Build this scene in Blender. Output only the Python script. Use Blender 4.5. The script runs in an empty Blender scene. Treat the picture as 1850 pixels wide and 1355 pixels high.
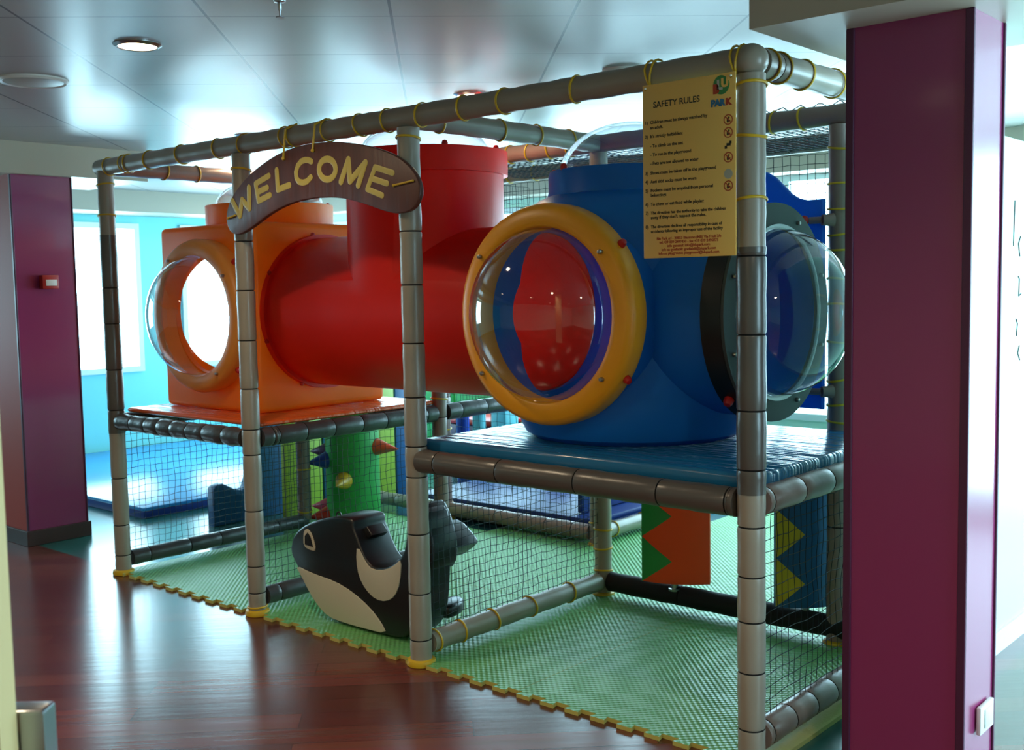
import bpy, bmesh, math, random
from mathutils import Matrix, Vector, noise
random.seed(7)
PI = math.pi
S = bpy.context.scene
C = S.collection

# ---------------------------------------------------------------- camera
cam_d = bpy.data.cameras.new('camera'); cam = bpy.data.objects.new('camera', cam_d); C.objects.link(cam)
YAW, PITCH, ROLL, F = 0.72098103, -0.08094667, -0.01820579, 1992.6
M = Matrix.Rotation(YAW, 4, 'Z') @ Matrix.Rotation(PI/2 + PITCH, 4, 'X') @ Matrix.Rotation(ROLL, 4, 'Z')
cam.matrix_world = Matrix.Translation((5.40517, -2.97452, 1.5)) @ M
cam_d.sensor_width = 36; cam_d.lens = F/1850*36; cam_d.clip_start = .05
cam_d.dof.use_dof = True; cam_d.dof.focus_distance = 3.9; cam_d.dof.aperture_fstop = 6.5
S.camera = cam

# ---------------------------------------------------------------- world, exposure
w = bpy.data.worlds.new('world'); S.world = w; w.use_nodes = True
bg = w.node_tree.nodes['Background']; bg.inputs[0].default_value = (.55, .85, 1, 1); bg.inputs[1].default_value = 1.0
S.view_settings.view_transform = 'Standard'; S.view_settings.look = 'None'
S.view_settings.gamma = 1; S.view_settings.exposure = 0
WIN = 13.0        # window brightness
LAMP = 1.0       # downlight brightness

# ---------------------------------------------------------------- materials
def srgb(c):
    return tuple(((x/255)/12.92 if x/255 <= .04045 else ((x/255+.055)/1.055)**2.4) for x in c) + (1,)
def mat(name, col, rough=.5, metal=0, coat=0, spec=.5, bump=0, bscale=20, bstretch=(1, 1, 1), vary=0, vscale=4, emit=None, es=0, bdist=.01, trans=0, transl=0):
    m = bpy.data.materials.new(name); m.use_nodes = True
    nt = m.node_tree; n = nt.nodes; b = n['Principled BSDF']
    b.inputs['Base Color'].default_value = srgb(col); b.inputs['Roughness'].default_value = rough
    b.inputs['Metallic'].default_value = metal; b.inputs['Coat Weight'].default_value = coat
    b.inputs['Coat Roughness'].default_value = .12; b.inputs['Specular IOR Level'].default_value = spec
    if trans: b.inputs['Transmission Weight'].default_value = trans
    if transl:
        tl = n.new('ShaderNodeBsdfTranslucent'); tl.inputs[0].default_value = srgb(col); ms = n.new('ShaderNodeMixShader'); ms.inputs[0].default_value = transl
        nt.links.new(b.outputs[0], ms.inputs[1]); nt.links.new(tl.outputs[0], ms.inputs[2]); nt.links.new(ms.outputs[0], n['Material Output'].inputs[0])
    if emit: b.inputs['Emission Color'].default_value = emit+(1,); b.inputs['Emission Strength'].default_value = es
    tc = n.new('ShaderNodeTexCoord')
    if bump:
        mp = n.new('ShaderNodeMapping'); mp.inputs['Scale'].default_value = bstretch
        nz = n.new('ShaderNodeTexNoise'); nz.inputs['Scale'].default_value = bscale; nz.inputs['Detail'].default_value = 3
        bp = n.new('ShaderNodeBump'); bp.inputs['Strength'].default_value = bump; bp.inputs['Distance'].default_value = bdist
        nt.links.new(tc.outputs['Object'], mp.inputs[0]); nt.links.new(mp.outputs[0], nz.inputs[0])
        nt.links.new(nz.outputs[0], bp.inputs['Height']); nt.links.new(bp.outputs[0], b.inputs['Normal'])
    if vary:
        nz = n.new('ShaderNodeTexNoise'); nz.inputs['Scale'].default_value = vscale
        mx = n.new('ShaderNodeMix'); mx.data_type = 'RGBA'
        c = srgb(col); mx.inputs['A'].default_value = tuple(x*(1-vary) for x in c[:3])+(1,)
        mx.inputs['B'].default_value = tuple(min(1, x*(1+vary)) for x in c[:3])+(1,)
        nt.links.new(tc.outputs['Object'], nz.inputs[0]); nt.links.new(nz.outputs[0], mx.inputs['Factor'])
        nt.links.new(mx.outputs['Result'], b.inputs['Base Color'])
    return m
def emis(name, col, s):
    m = bpy.data.materials.new(name); m.use_nodes = True; nt = m.node_tree; nt.nodes.clear()
    e = nt.nodes.new('ShaderNodeEmission'); o = nt.nodes.new('ShaderNodeOutputMaterial')
    e.inputs[0].default_value = col+(1,); e.inputs[1].default_value = s; nt.links.new(e.outputs[0], o.inputs[0]); return m
def clear_plastic(name):
    m = bpy.data.materials.new(name); m.use_nodes = True; nt = m.node_tree; n = nt.nodes; n.clear()
    t = n.new('ShaderNodeBsdfTransparent'); t.inputs[0].default_value = (.93, .95, .97, 1)
    g = n.new('ShaderNodeBsdfGlossy'); g.inputs['Roughness'].default_value = .04
    lw = n.new('ShaderNodeLayerWeight'); lw.inputs[0].default_value = .5
    pw = n.new('ShaderNodeMath'); pw.operation = 'POWER'; pw.inputs[1].default_value = 3; nt.links.new(lw.outputs['Facing'], pw.inputs[0])
    f = n.new('ShaderNodeMath'); f.operation = 'MULTIPLY_ADD'; f.inputs[1].default_value = .9; f.inputs[2].default_value = .11; nt.links.new(pw.outputs[0], f.inputs[0])
    x = n.new('ShaderNodeMixShader'); o = n.new('ShaderNodeOutputMaterial')
    nt.links.new(f.outputs[0], x.inputs[0]); nt.links.new(t.outputs[0], x.inputs[1]); nt.links.new(g.outputs[0], x.inputs[2]); nt.links.new(x.outputs[0], o.inputs[0])
    return m

def wrinkly(name, col, rough):
    # shiny vinyl with stretched wrinkles
    m = mat(name, col, rough, coat=.0, spec=.6)
    nt = m.node_tree; n = nt.nodes; b = n['Principled BSDF']
    tc = n.new('ShaderNodeTexCoord'); mp = n.new('ShaderNodeMapping'); mp.inputs['Scale'].default_value = (1.2, 14, 1); mp.inputs['Rotation'].default_value = (0, 0, .62)
    nz = n.new('ShaderNodeTexNoise'); nz.inputs['Scale'].default_value = 1.8; nz.inputs['Detail'].default_value = 2; nz.inputs['Distortion'].default_value = .4
    bp = n.new('ShaderNodeBump'); bp.inputs['Strength'].default_value = .8; bp.inputs['Distance'].default_value = .02
    nt.links.new(tc.outputs['Object'], mp.inputs[0]); nt.links.new(mp.outputs[0], nz.inputs[0]); nt.links.new(nz.outputs[0], bp.inputs['Height']); nt.links.new(bp.outputs[0], b.inputs['Normal'])
    return m

def wood_floor():
    m = bpy.data.materials.new('wood_floor'); m.use_nodes = True; nt = m.node_tree; n = nt.nodes; b = n['Principled BSDF']; L = nt.links.new
    tc = n.new('ShaderNodeTexCoord'); mp = n.new('ShaderNodeMapping'); mp.inputs['Rotation'].default_value = (0, 0, math.radians(-45))
    br = n.new('ShaderNodeTexBrick'); br.inputs['Scale'].default_value = 1; br.inputs['Brick Width'].default_value = 1.2; br.inputs['Row Height'].default_value = .13
    br.inputs['Mortar Size'].default_value = .0015; br.inputs['Color1'].default_value = srgb((112, 56, 46)); br.inputs['Color2'].default_value = srgb((84, 40, 34)); br.inputs['Mortar'].default_value = srgb((40, 18, 16))
    mp2 = n.new('ShaderNodeMapping'); mp2.inputs['Scale'].default_value = (.8, 9, 1)
    nz = n.new('ShaderNodeTexNoise'); nz.inputs['Scale'].default_value = 2.2; nz.inputs['Detail'].default_value = 5
    mx = n.new('ShaderNodeMix'); mx.data_type = 'RGBA'; mx.blend_type = 'OVERLAY'; mx.inputs['Factor'].default_value = .3
    L(tc.outputs['Object'], mp.inputs[0]); L(mp.outputs[0], br.inputs[0]); L(mp.outputs[0], mp2.inputs[0]); L(mp2.outputs[0], nz.inputs[0])
    L(br.outputs[0], mx.inputs['A']); L(nz.outputs[1], mx.inputs['B']); L(mx.outputs['Result'], b.inputs['Base Color'])
    b.inputs['Roughness'].default_value = .22; b.inputs['Specular IOR Level'].default_value = .6
    bp = n.new('ShaderNodeBump'); bp.inputs['Strength'].default_value = .13; bp.inputs['Distance'].default_value = .005
    L(nz.outputs[0], bp.inputs['Height']); L(bp.outputs[0], b.inputs['Normal'])
    return m

def ceiling_mat():
    m = bpy.data.materials.new('ceiling_panels'); m.use_nodes = True; nt = m.node_tree; n = nt.nodes; b = n['Principled BSDF']; L = nt.links.new
    tc = n.new('ShaderNodeTexCoord'); sp = n.new('ShaderNodeSeparateXYZ'); L(tc.outputs['Object'], sp.inputs[0])
    def mth(op, a, b_=None, v=None):
        x = n.new('ShaderNodeMath'); x.operation = op
        L(a, x.inputs[0])
        if b_ is not None: L(b_, x.inputs[1])
        if v is not None: x.inputs[1].default_value = v
        return x.outputs[0]
    outs = []
    for op, off, wd in (('ADD', .56, .008), ('SUBTRACT', 1.455, .005)):
        s = mth(op, sp.outputs[0 if op == 'ADD' else 1], sp.outputs[1 if op == 'ADD' else 0])
        s = mth('SUBTRACT', s, v=off) if op == 'ADD' else mth('ADD', s, v=off)
        s = mth('DIVIDE', s, v=.84); s = mth('FRACT', s); s = mth('SUBTRACT', s, v=.5); s = mth('ABSOLUTE', s)
        outs.append(mth('GREATER_THAN', s, v=.5-wd))
    line = mth('MAXIMUM', outs[0], outs[1])
    mx = n.new('ShaderNodeMix'); mx.data_type = 'RGBA'; mx.inputs['A'].default_value = srgb((168, 164, 158)); mx.inputs['B'].default_value = srgb((70, 66, 66))
    L(line, mx.inputs['Factor']); L(mx.outputs['Result'], b.inputs['Base Color'])
    b.inputs['Roughness'].default_value = .33; b.inputs['Specular IOR Level'].default_value = .3; b.inputs['Metallic'].default_value = 0
    return m

def foam_mat():
    # interlocking floor foam with a small raised diamond relief
    m = bpy.data.materials.new('green_foam'); m.use_nodes = True; nt = m.node_tree; n = nt.nodes; b = n['Principled BSDF']; L = nt.links.new
    b.inputs['Base Color'].default_value = srgb((108, 176, 104)); b.inputs['Roughness'].default_value = .38; b.inputs['Specular IOR Level'].default_value = .55
    tc = n.new('ShaderNodeTexCoord'); mp = n.new('ShaderNodeMapping'); mp.inputs['Rotation'].default_value = (0, 0, 0)
    sp = n.new('ShaderNodeSeparateXYZ'); L(tc.outputs['Object'], mp.inputs[0]); L(mp.outputs[0], sp.inputs[0])
    o = []
    for i in (0, 1):
        a = n.new('ShaderNodeMath'); a.operation = 'MULTIPLY'; a.inputs[1].default_value = 2*PI/.028; L(sp.outputs[i], a.inputs[0])
        s = n.new('ShaderNodeMath'); s.operation = 'SINE'; L(a.outputs[0], s.inputs[0]); o.append(s.outputs[0])
    pr = n.new('ShaderNodeMath'); pr.operation = 'MULTIPLY'; L(o[0], pr.inputs[0]); L(o[1], pr.inputs[1])
    bp = n.new('ShaderNodeBump'); bp.inputs['Strength'].default_value = .8; bp.inputs['Distance'].default_value = .0035
    L(pr.outputs[0], bp.inputs['Height']); L(bp.outputs[0], b.inputs['Normal'])
    return m

def plank_sign():
    m = mat('brown_board', (74, 42, 36), .45, coat=.08, bump=.15, bscale=8, bstretch=(6, 1, .6))
    nt = m.node_tree; n = nt.nodes; b = n['Principled BSDF']
    tc = n.new('ShaderNodeTexCoord'); mp = n.new('ShaderNodeMapping'); mp.inputs['Scale'].default_value = (16, 1, 1.5)
    nz = n.new('ShaderNodeTexNoise'); nz.inputs['Scale'].default_value = 1.6; nz.inputs['Detail'].default_value = 4
    mx = n.new('ShaderNodeMix'); mx.data_type = 'RGBA'; mx.inputs['A'].default_value = srgb((58, 28, 24)); mx.inputs['B'].default_value = srgb((112, 62, 48))
    nt.links.new(tc.outputs['Object'], mp.inputs[0]); nt.links.new(mp.outputs[0], nz.inputs[0]); nt.links.new(nz.outputs[0], mx.inputs['Factor']); nt.links.new(mx.outputs['Result'], b.inputs['Base Color'])
    return m

K = dict(
    sleeve=mat('light_grey_vinyl', (150, 140, 125), .33, spec=.6, bump=.10, bscale=14, bstretch=(1, 1, 1), bdist=.01),
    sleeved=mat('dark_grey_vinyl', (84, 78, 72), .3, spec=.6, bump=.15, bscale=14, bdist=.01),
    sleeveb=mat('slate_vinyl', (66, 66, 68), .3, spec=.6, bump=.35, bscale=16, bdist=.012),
    sleevep=mat('pinkish_grey_vinyl', (140, 116, 108), .33, spec=.6, bump=.15, bscale=14, bdist=.01),
    seam=mat('seam_black', (14, 14, 14), .8),
    tie=mat('yellow_tie', (212, 170, 30), .45),
    orange=mat('orange_plastic', (252, 156, 38), .36, spec=.5, transl=.45),
    ring_o=mat('orange_ring', (244, 162, 70), .38, spec=.5, transl=.2),
    yellow=mat('amber_plastic', (246, 166, 24), .36, spec=.5),
    red=mat('red_plastic', (232, 36, 22), .36, spec=.5, transl=.3),
    blue=mat('blue_plastic', (24, 128, 224), .4, spec=.45, transl=.27),
    black=mat('black_plastic', (14, 22, 24), .4),
    greyring=mat('grey_ring', (70, 78, 78), .6, spec=.3),
    clear=clear_plastic('clear_acrylic'),
    knob=mat('red_knob', (190, 26, 22), .35),
    bolt=mat('steel_bolt', (170, 170, 165), .3, metal=1),
    steel=mat('brushed_steel', (165, 168, 172), .28, metal=1),
    odeck=wrinkly('orange_vinyl', (226, 96, 40), .22),
    bdeck=wrinkly('blue_vinyl', (30, 108, 156), .2),
    foam=foam_mat(),
    foamside=mat('foam_edge', (190, 178, 92), .8),
    foampale=mat('foam_pale', (196, 196, 120), .6, bump=.5, bscale=90, bdist=.003),
    net=mat('net_cord', (10, 34, 44), .7),
    wblack=mat('whale_black', (20, 20, 22), .34, spec=.6, bump=.12, bscale=9, bdist=.01),
    wwhite=mat('whale_white', (196, 188, 166), .45, bump=.15, bscale=12, bstretch=(3, 1, 1), bdist=.008),
    board=plank_sign(), lett=mat('cream_letters', (196, 178, 88), .45),
    sign=mat('sign_yellow', (238, 190, 96), .32, spec=.6), ink=mat('sign_ink', (38, 36, 20), .6), inkr=mat('sign_ink_red', (178, 62, 26), .6),
    inkb=mat('sign_ink_blue', (40, 110, 150), .6), inkg=mat('sign_ink_green', (60, 140, 70), .6), inkw=mat('sign_grey', (176, 176, 160), .6),
    purple=mat('purple_laminate', (138, 46, 96), .26, spec=.5, coat=.35),
    purpled=mat('purple_trim', (74, 24, 58), .45),
    redfront=mat('reddish_front', (170, 72, 62), .6, spec=.3),
    skirt=mat('brown_skirting', (62, 40, 36), .5),
    wood=wood_floor(), ceil=ceiling_mat(),
    soffit=mat('soffit_cream', (176, 168, 150), .4, spec=.5),
    teal=mat('teal_floor', (38, 96, 92), .2, spec=.8),
    wallc=mat('turquoise_wall', (120, 214, 218), .5),
    wallw=mat('warm_wall', (190, 176, 150), .6),
    wallm=mat('mint_wall', (190, 232, 214), .4),
    white=mat('white_plastic', (225, 225, 220), .4),
    cream=mat('cream_board', (196, 176, 128), .5),
    bmat=mat('blue_gym_mat', (46, 138, 200), .25, spec=.6), bmatd=mat('blue_mat_edge', (18, 48, 120), .4),
    bfoam=mat('blue_foam', (20, 86, 138), .45, bump=.1, bscale=12, bdist=.01), gfoam=mat('green_foam_column', (60, 176, 84), .35, spec=.5, transl=.15), yfoam=mat('lime_foam', (148, 178, 52), .45),
    yell=mat('yellow_vinyl', (214, 178, 36), .4), oran=mat('orange_paddle', (226, 98, 44), .4, transl=.35), cyanp=mat('cyan_foam', (90, 180, 190), .4), lilac=mat('lilac_foam', (150, 140, 205), .4),
    pink=mat('pink_foam', (196, 60, 92), .4), purf=mat('plum_foam', (72, 42, 84), .4), redf=mat('red_foam', (200, 44, 30), .4), conebl=mat('cobalt_foam', (22, 60, 160), .4), coneor=mat('coral_foam', (222, 92, 56), .4), coney=mat('amber_foam', (206, 160, 34), .4),
    day=emis('daylight_pane', (.50, .85, 1.0), WIN), daysoft=emis('daylight_blind', (.50, .85, 1.0), WIN*.8),
    lamp=emis('lamp_glow', (1, .80, .52), 14*LAMP), frame=mat('window_frame', (214, 232, 234), .4), alarm=mat('alarm_red', (176, 34, 30), .4),
    wire=mat('doodle_black', (20, 40, 48), .6),
)

# ---------------------------------------------------------------- object helpers
def empty(name, loc=(0, 0, 0)):
    o = bpy.data.objects.new(name, None); o.location = loc; o.empty_display_size = .1; C.objects.link(o); return o
def tag(o, label=None, cat=None, group=None, kind=None):
    if label: o['label'] = label
    if cat: o['category'] = cat
    if group: o['group'] = group
    if kind: o['kind'] = kind
    return o
def obj(name, bm, m, parent=None, loc=None, smooth=40):
    me = bpy.data.meshes.new(name)
    if isinstance(bm, bmesh.types.BMesh): bm.normal_update(); bm.to_mesh(me); bm.free()
    else: me = bm; me.name = name
    o = bpy.data.objects.new(name, me); C.objects.link(o)
    ms = m if isinstance(m, (list, tuple)) else [m]
    for x in ms: me.materials.append(x)
    if smooth:
        for p in me.polygons: p.use_smooth = True
        me.set_sharp_from_angle(angle=math.radians(smooth))
    if loc: o.location = loc
    if parent:
        o.parent = parent
        # geometry is written in world coordinates: undo the parent's offset
        base = Vector((0, 0, 0)); q = parent
        while q: base += q.location; q = q.parent
        if not loc: o.location = -base
    return o
def struct(name, bm, m, smooth=0): return tag(obj(name, bm, m, smooth=smooth), kind='structure')
def box(bm, x0, x1, y0, y1, z0, z1, bev=0, mi=0, seg=2):
    r = bmesh.ops.create_cube(bm, size=1, matrix=Matrix.Translation(((x0+x1)/2, (y0+y1)/2, (z0+z1)/2)) @ Matrix.Diagonal((x1-x0, y1-y0, z1-z0, 1)))
    fs = {f for v in r['verts'] for f in v.link_faces}
    for f in fs: f.material_index = mi
    if bev:
        bmesh.ops.bevel(bm, geom=list({e for v in r['verts'] for e in v.link_edges}), offset=bev, segments=seg, affect='EDGES', profile=.5)
    return bm
def B(*a, **k): return box(bmesh.new(), *a, **k)
def frame_to(a, b):
    a, b = Vector(a), Vector(b); z = (b-a).normalized()
    x = Vector((0, 0, 1)).cross(z)
    x = Vector((1, 0, 0)) if x.length < 1e-4 else x.normalized()
    y = z.cross(x)
    m = Matrix((x, y, z)).transposed().to_4x4(); m.translation = a; return m
def lathe(bm, prof, mx=None, n=32, close=True, mi=0, mis=None):
    mx = mx or Matrix.Identity(4); rows = []
    for r, h in prof:
        if r < 1e-6: rows.append([bm.verts.new(mx @ Vector((0, 0, h)))])
        else: rows.append([bm.verts.new(mx @ Vector((r*math.cos(2*PI*i/n), r*math.sin(2*PI*i/n), h))) for i in range(n)])
    for k in range(len(rows)-1):
        a, b = rows[k], rows[k+1]
        for i in range(n):
            j = (i+1) % n
            if len(a) == 1 and len(b) == 1: continue
            if len(a) == 1: vs = [a[0], b[j], b[i]][::-1]
            elif len(b) == 1: vs = [a[i], a[j], b[0]]
            else: vs = [a[i], a[j], b[j], b[i]]
            f = bm.faces.new(vs); f.material_index = mis[k] if mis else mi
    if close:
        if len(rows[0]) > 1: bm.faces.new(rows[0][::-1]).material_index = mi
        if len(rows[-1]) > 1: bm.faces.new(rows[-1]).material_index = mi
    return bm
def cyl(bm, a, b, r, n=32, r2=None):
    h = (Vector(b)-Vector(a)).length
    return lathe(bm, [(r, 0), (r if r2 is None else r2, h)], frame_to(a, b), n)
def torus(bm, mx, R, r, n=28, k=6, sz=1):
    rows = []
    for i in range(n):
        t = 2*PI*i/n
        rows.append([bm.verts.new(mx @ Vector(((R+r*math.cos(2*PI*j/k))*math.cos(t), (R+r*math.cos(2*PI*j/k))*math.sin(t), r*sz*math.sin(2*PI*j/k)))) for j in range(k)])
    for i in range(n):
        for j in range(k):
            bm.faces.new([rows[i][j], rows[(i+1) % n][j], rows[(i+1) % n][(j+1) % k], rows[i][(j+1) % k]])
    return bm
def sphere(bm, c, r, n=12, sc=(1, 1, 1)):
    bmesh.ops.create_uvsphere(bm, u_segments=n, v_segments=max(6, n//2+2), radius=r, matrix=Matrix.Translation(c) @ Matrix.Diagonal(tuple(sc)+(1,))); return bm
def prism(pts, a0, a1, ax=1, bev=0, bm=None, mi=0):
    # polygon pts in the plane normal to axis ax, extruded from a0 to a1
    bm = bm or bmesh.new()
    def P(p, t): return {0: (t, p[0], p[1]), 1: (p[0], t, p[1]), 2: (p[0], p[1], t)}[ax]
    va = [bm.verts.new(P(p, a0)) for p in pts]; vb = [bm.verts.new(P(p, a1)) for p in pts]
    n = len(pts); fs = [bm.faces.new(va), bm.faces.new(vb[::-1])]
    for i in range(n): fs.append(bm.faces.new([va[i], vb[i], vb[(i+1) % n], va[(i+1) % n]]))
    for f in fs: f.material_index = mi
    bmesh.ops.recalc_face_normals(bm, faces=bm.faces[:])
    if bev:
        rim = [e for e in bm.edges if (e.verts[0] in va) == (e.verts[1] in va) and any(f in fs[:2] for f in e.link_faces)]
        bmesh.ops.bevel(bm, geom=rim, offset=bev, segments=3, affect='EDGES', profile=.5)
    return bm
def smooth_poly(pts, it=2):
    for _ in range(it):
        q = []
        for i in range(len(pts)):
            a, b = pts[i], pts[(i+1) % len(pts)]
            q += [(a[0]*.75+b[0]*.25, a[1]*.75+b[1]*.25), (a[0]*.25+b[0]*.75, a[1]*.25+b[1]*.75)]
        pts = q
    return pts
def strokes(bm, polys, r, y, flat=.14):
    # rounded marker-like strokes lying in the plane Y=y
    T = Matrix.Translation((0, y, 0)) @ Matrix.Diagonal((1, flat, 1, 1))
    for pl in polys:
        for i in range(len(pl)):
            bmesh.ops.create_uvsphere(bm, u_segments=16, v_segments=10, radius=r, matrix=T @ Matrix.Translation((pl[i][0], 0, pl[i][1])))
            if i:
                a, b = Vector((pl[i-1][0], 0, pl[i-1][1])), Vector((pl[i][0], 0, pl[i][1]))
                if (b-a).length > 1e-4: lathe(bm, [(r, 0), (r, (b-a).length)], T @ frame_to(a, b), 16, close=False)
    return bm
def bool_mesh(outer, inner, rootmat=None):
    # outer / inner: lists of closed bmeshes; returns mesh of union(outer) - union(inner)
    tmp = []
    def tmpo(bm):
        bmesh.ops.recalc_face_normals(bm, faces=bm.faces[:])
        me = bpy.data.meshes.new('t'); bm.to_mesh(me); bm.free(); o = bpy.data.objects.new('t', me); C.objects.link(o); tmp.append(o); return o
    base = tmpo(outer[0])
    for b, op in [(x, 'UNION') for x in outer[1:]] + [(x, 'DIFFERENCE') for x in inner]:
        m = base.modifiers.new('b', 'BOOLEAN'); m.operation = op; m.object = tmpo(b); m.solver = 'EXACT'
    dg = bpy.context.evaluated_depsgraph_get(); dg.update()
    me = bpy.data.meshes.new_from_object(base.evaluated_get(dg))
    for o in tmp:
        d = o.data; bpy.data.objects.remove(o); bpy.data.meshes.remove(d)
    return me
def text_mesh(parent, name, lines, m, extrude=.0004):
    # lines: (text, x, y, z, size, align, bold offset); reads from -Y side
    bm = bmesh.new()
    for t, x, y, z, size, al, off in lines:
        cu = bpy.data.curves.new('t', 'FONT'); cu.body = t; cu.size = size; cu.align_x = al; cu.extrude = extrude; cu.offset = off; cu.resolution_u = 3
        o = bpy.data.objects.new('t', cu); C.objects.link(o)
        dg = bpy.context.evaluated_depsgraph_get(); dg.update()
        me = bpy.data.meshes.new_from_object(o.evaluated_get(dg))
        me.transform(Matrix.Translation((x, y, z)) @ Matrix.Rotation(PI/2, 4, 'X')); bm.from_mesh(me)
        bpy.data.objects.remove(o); bpy.data.curves.remove(cu); bpy.data.meshes.remove(me)
    return obj(name, bm, m, parent, smooth=0)

X1, X2, X3, XQ, D, D2, HT, HD, HB = 1.194, 2.283, 3.755, 3.47, 1.217, 2.0, 2.15, .822, .08

# ================================================================ STRUCTURE
ZC = 2.385
bm = bmesh.new(); box(bm, -3.95, 7.6, -6.1, 0.03, -.05, 0); box(bm, 4.0, 7.6, .03, 4.3, -.05, 0)
struct('floor', bm, K['wood'])
struct('floor_play', B(-3.95, 4.0, .03, 4.3, -.05, 0), K['teal'])
struct('ceiling', B(-3.95, 7.6, -6.1, 4.3, ZC, ZC+.05), K['ceil'])
def window(n, x0, x1, y0, y1, z0, z1, ax, face, m='day'):
    # pane + frame standing in an opening; ax = axis the wall is normal to, face = direction to the room
    pane = bmesh.new()
    e = tag(obj('window_%d' % n, B(x0, x1, y0, y1, z0, z1), K[m], smooth=0), kind='structure')
    fr = bmesh.new(); t = .05; d = .046*face
    def fb(a0, a1, b0, b1):
        if ax == 0: box(fr, min(x0, x1+d) if face > 0 else x0+d, x1+d if face > 0 else x1, a0, a1, b0, b1)
        else: box(fr, a0, a1, (y0+d if face < 0 else y0), (y1 if face < 0 else y1+d), b0, b1)
    a0, a1 = (y0, y1) if ax == 0 else (x0, x1)
    fb(a0-t, a0, z0, z1); fb(a1, a1+t, z0, z1); fb(a0-t, a1+t, z0-t, z0); fb(a0-t, a1+t, z1, z1+t)
    k = max(1, round((a1-a0)/1.1))
    for i in range(1, k): fb(a0+(a1-a0)*i/k-.025, a0+(a1-a0)*i/k+.025, z0, z1)
    obj('window_frame', fr, K['frame'], e, smooth=0)
def wall_holes(name, ax, p0, p1, a0, a1, holes, m, z0=0, z1=ZC):
    # wall normal to ax, thickness p0..p1, running a0..a1, rectangular holes (a,b,z,z)
    bm = bmesh.new()
    def wb(u0, u1, w0, w1):
        if u1-u0 < 1e-4 or w1-w0 < 1e-4: return
        if ax == 0: box(bm, p0, p1, u0, u1, w0, w1)
        else: box(bm, u0, u1, p0, p1, w0, w1)
    cur = a0
    for h in sorted(holes):
        wb(cur, h[0], z0, z1); wb(h[0], h[1], z0, h[2]); wb(h[0], h[1], h[3], z1); cur = h[1]
    wb(cur, a1, z0, z1)
    return struct(name, bm, m)
wall_holes('wall_left', 0, -4.05, -3.95, -6.1, 4.3, [(-1.5, -.3, .82, 2.08), (1.0, 2.42, .82, 2.08), (2.95, 4.1, .82, 2.08)], K['wallc'])
window(1, -4.0, -3.97, 1.0, 2.42, .82, 2.08, 0, 1)
window(2, -4.0, -3.97, 2.95, 4.1, .82, 2.08, 0, 1)
window(3, -4.0, -3.97, -1.5, -.3, .82, 2.08, 0, 1)
wall_holes('wall_back', 1, 4.3, 4.4, -4.05, 4.05, [(-3.4, -.9, .55, 2.12), (-.5, 3.8, .55, 2.2)], K['wallm'])
window(4, -3.4, -.9, 4.33, 4.36, .55, 2.12, 1, -1, 'daysoft')
window(5, -.5, 3.8, 4.33, 4.36, .55, 2.2, 1, -1, 'daysoft')
wall_holes('wall_corridor', 1, 4.3, 4.4, 4.05, 7.7, [(4.3, 7.3, .15, 2.25)], K['wallm'])
window(6, 4.3, 7.3, 4.33, 4.36, .15, 2.25, 1, -1)
wall_holes('wall_right', 0, 7.6, 7.7, -6.1, 4.3, [(-.8, 3.6, .5, 2.15)], K['wallm'])
window(7, 7.63, 7.66, -.8, 3.6, .5, 2.15, 0, -1)
struct('wall_front', B(-4.05, 7.7, -6.2, -6.1, 0, ZC), K['wallw'])
# partition beside the corridor, right of the play frame
struct('wall_partition', B(3.975, 4.0, .3, 4.3, 0, 2.04), K['wallm'])
struct('baseboard_partition', B(4.0, 4.012, .33, 4.3, 0, .09), K['frame'])
struct('baseboard_left', B(-3.95, -3.93, -6.1, 4.3, 0, .06), K['skirt'])
# dropped soffits
struct('trim_1', B(-1.75, -1.0, -6.1, .84, 2.2, ZC), K['soffit'])
bm = B(3.84, 4.62, -.165, .62, 2.2, ZC)
struct('trim_2', bm, K['soffit'])
struct('trim_3', B(-3.95, -3.45, -6.1, 4.3, 2.2, ZC), K['soffit'])
struct('trim_4', B(-3.45, 4.05, 4.0, 4.3, 2.24, ZC), K['soffit'])

def pillar(x0, x1, y0, y1, label, ins):
    e = empty('pillar', ((x0+x1)/2, (y0+y1)/2, 0)); tag(e, label, 'pillar')
    obj('cladding', B(x0+.006, x1-.006, y0+.006, y1-.006, 0, 2.2), K['purple'], e, smooth=0)
    if x0 < 0: obj('front_panel', B(x0+.02, x1-.02, y0+.002, y0+.008, .09, 2.2), K['redfront'], e, smooth=0)['label'] = 'reddish front panel'  # thin slab giving the left pillar's front face its reddish tone
    st = bmesh.new()
    for (a, b) in ((x0, y0), (x1, y0), (x0, y1), (x1, y1)):
        xa, xb = (a, a+ins) if a == x0 else (a-ins, a); ya, yb = (b, b+ins*.5) if b == y0 else (b-ins*.5, b)
        box(st, xa, xb, ya, yb, 0, 2.2, .003)
    obj('corner_trim', st, K['purpled'], e, smooth=0)
    s = bmesh.new(); box(s, x0-.012, x1+.012, y0-.012, y1+.012, 0, .09, .003); obj('skirting', s, K['skirt'], e, smooth=0)
    return e
pl = pillar(4.035, 4.387, .03, .29, 'dark magenta square pillar in front of the play frame at right', .024)
pillar(-1.5, -1.05, -.02, .36, 'purple square pillar behind the play frame at left with a red alarm box', .02)

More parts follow.
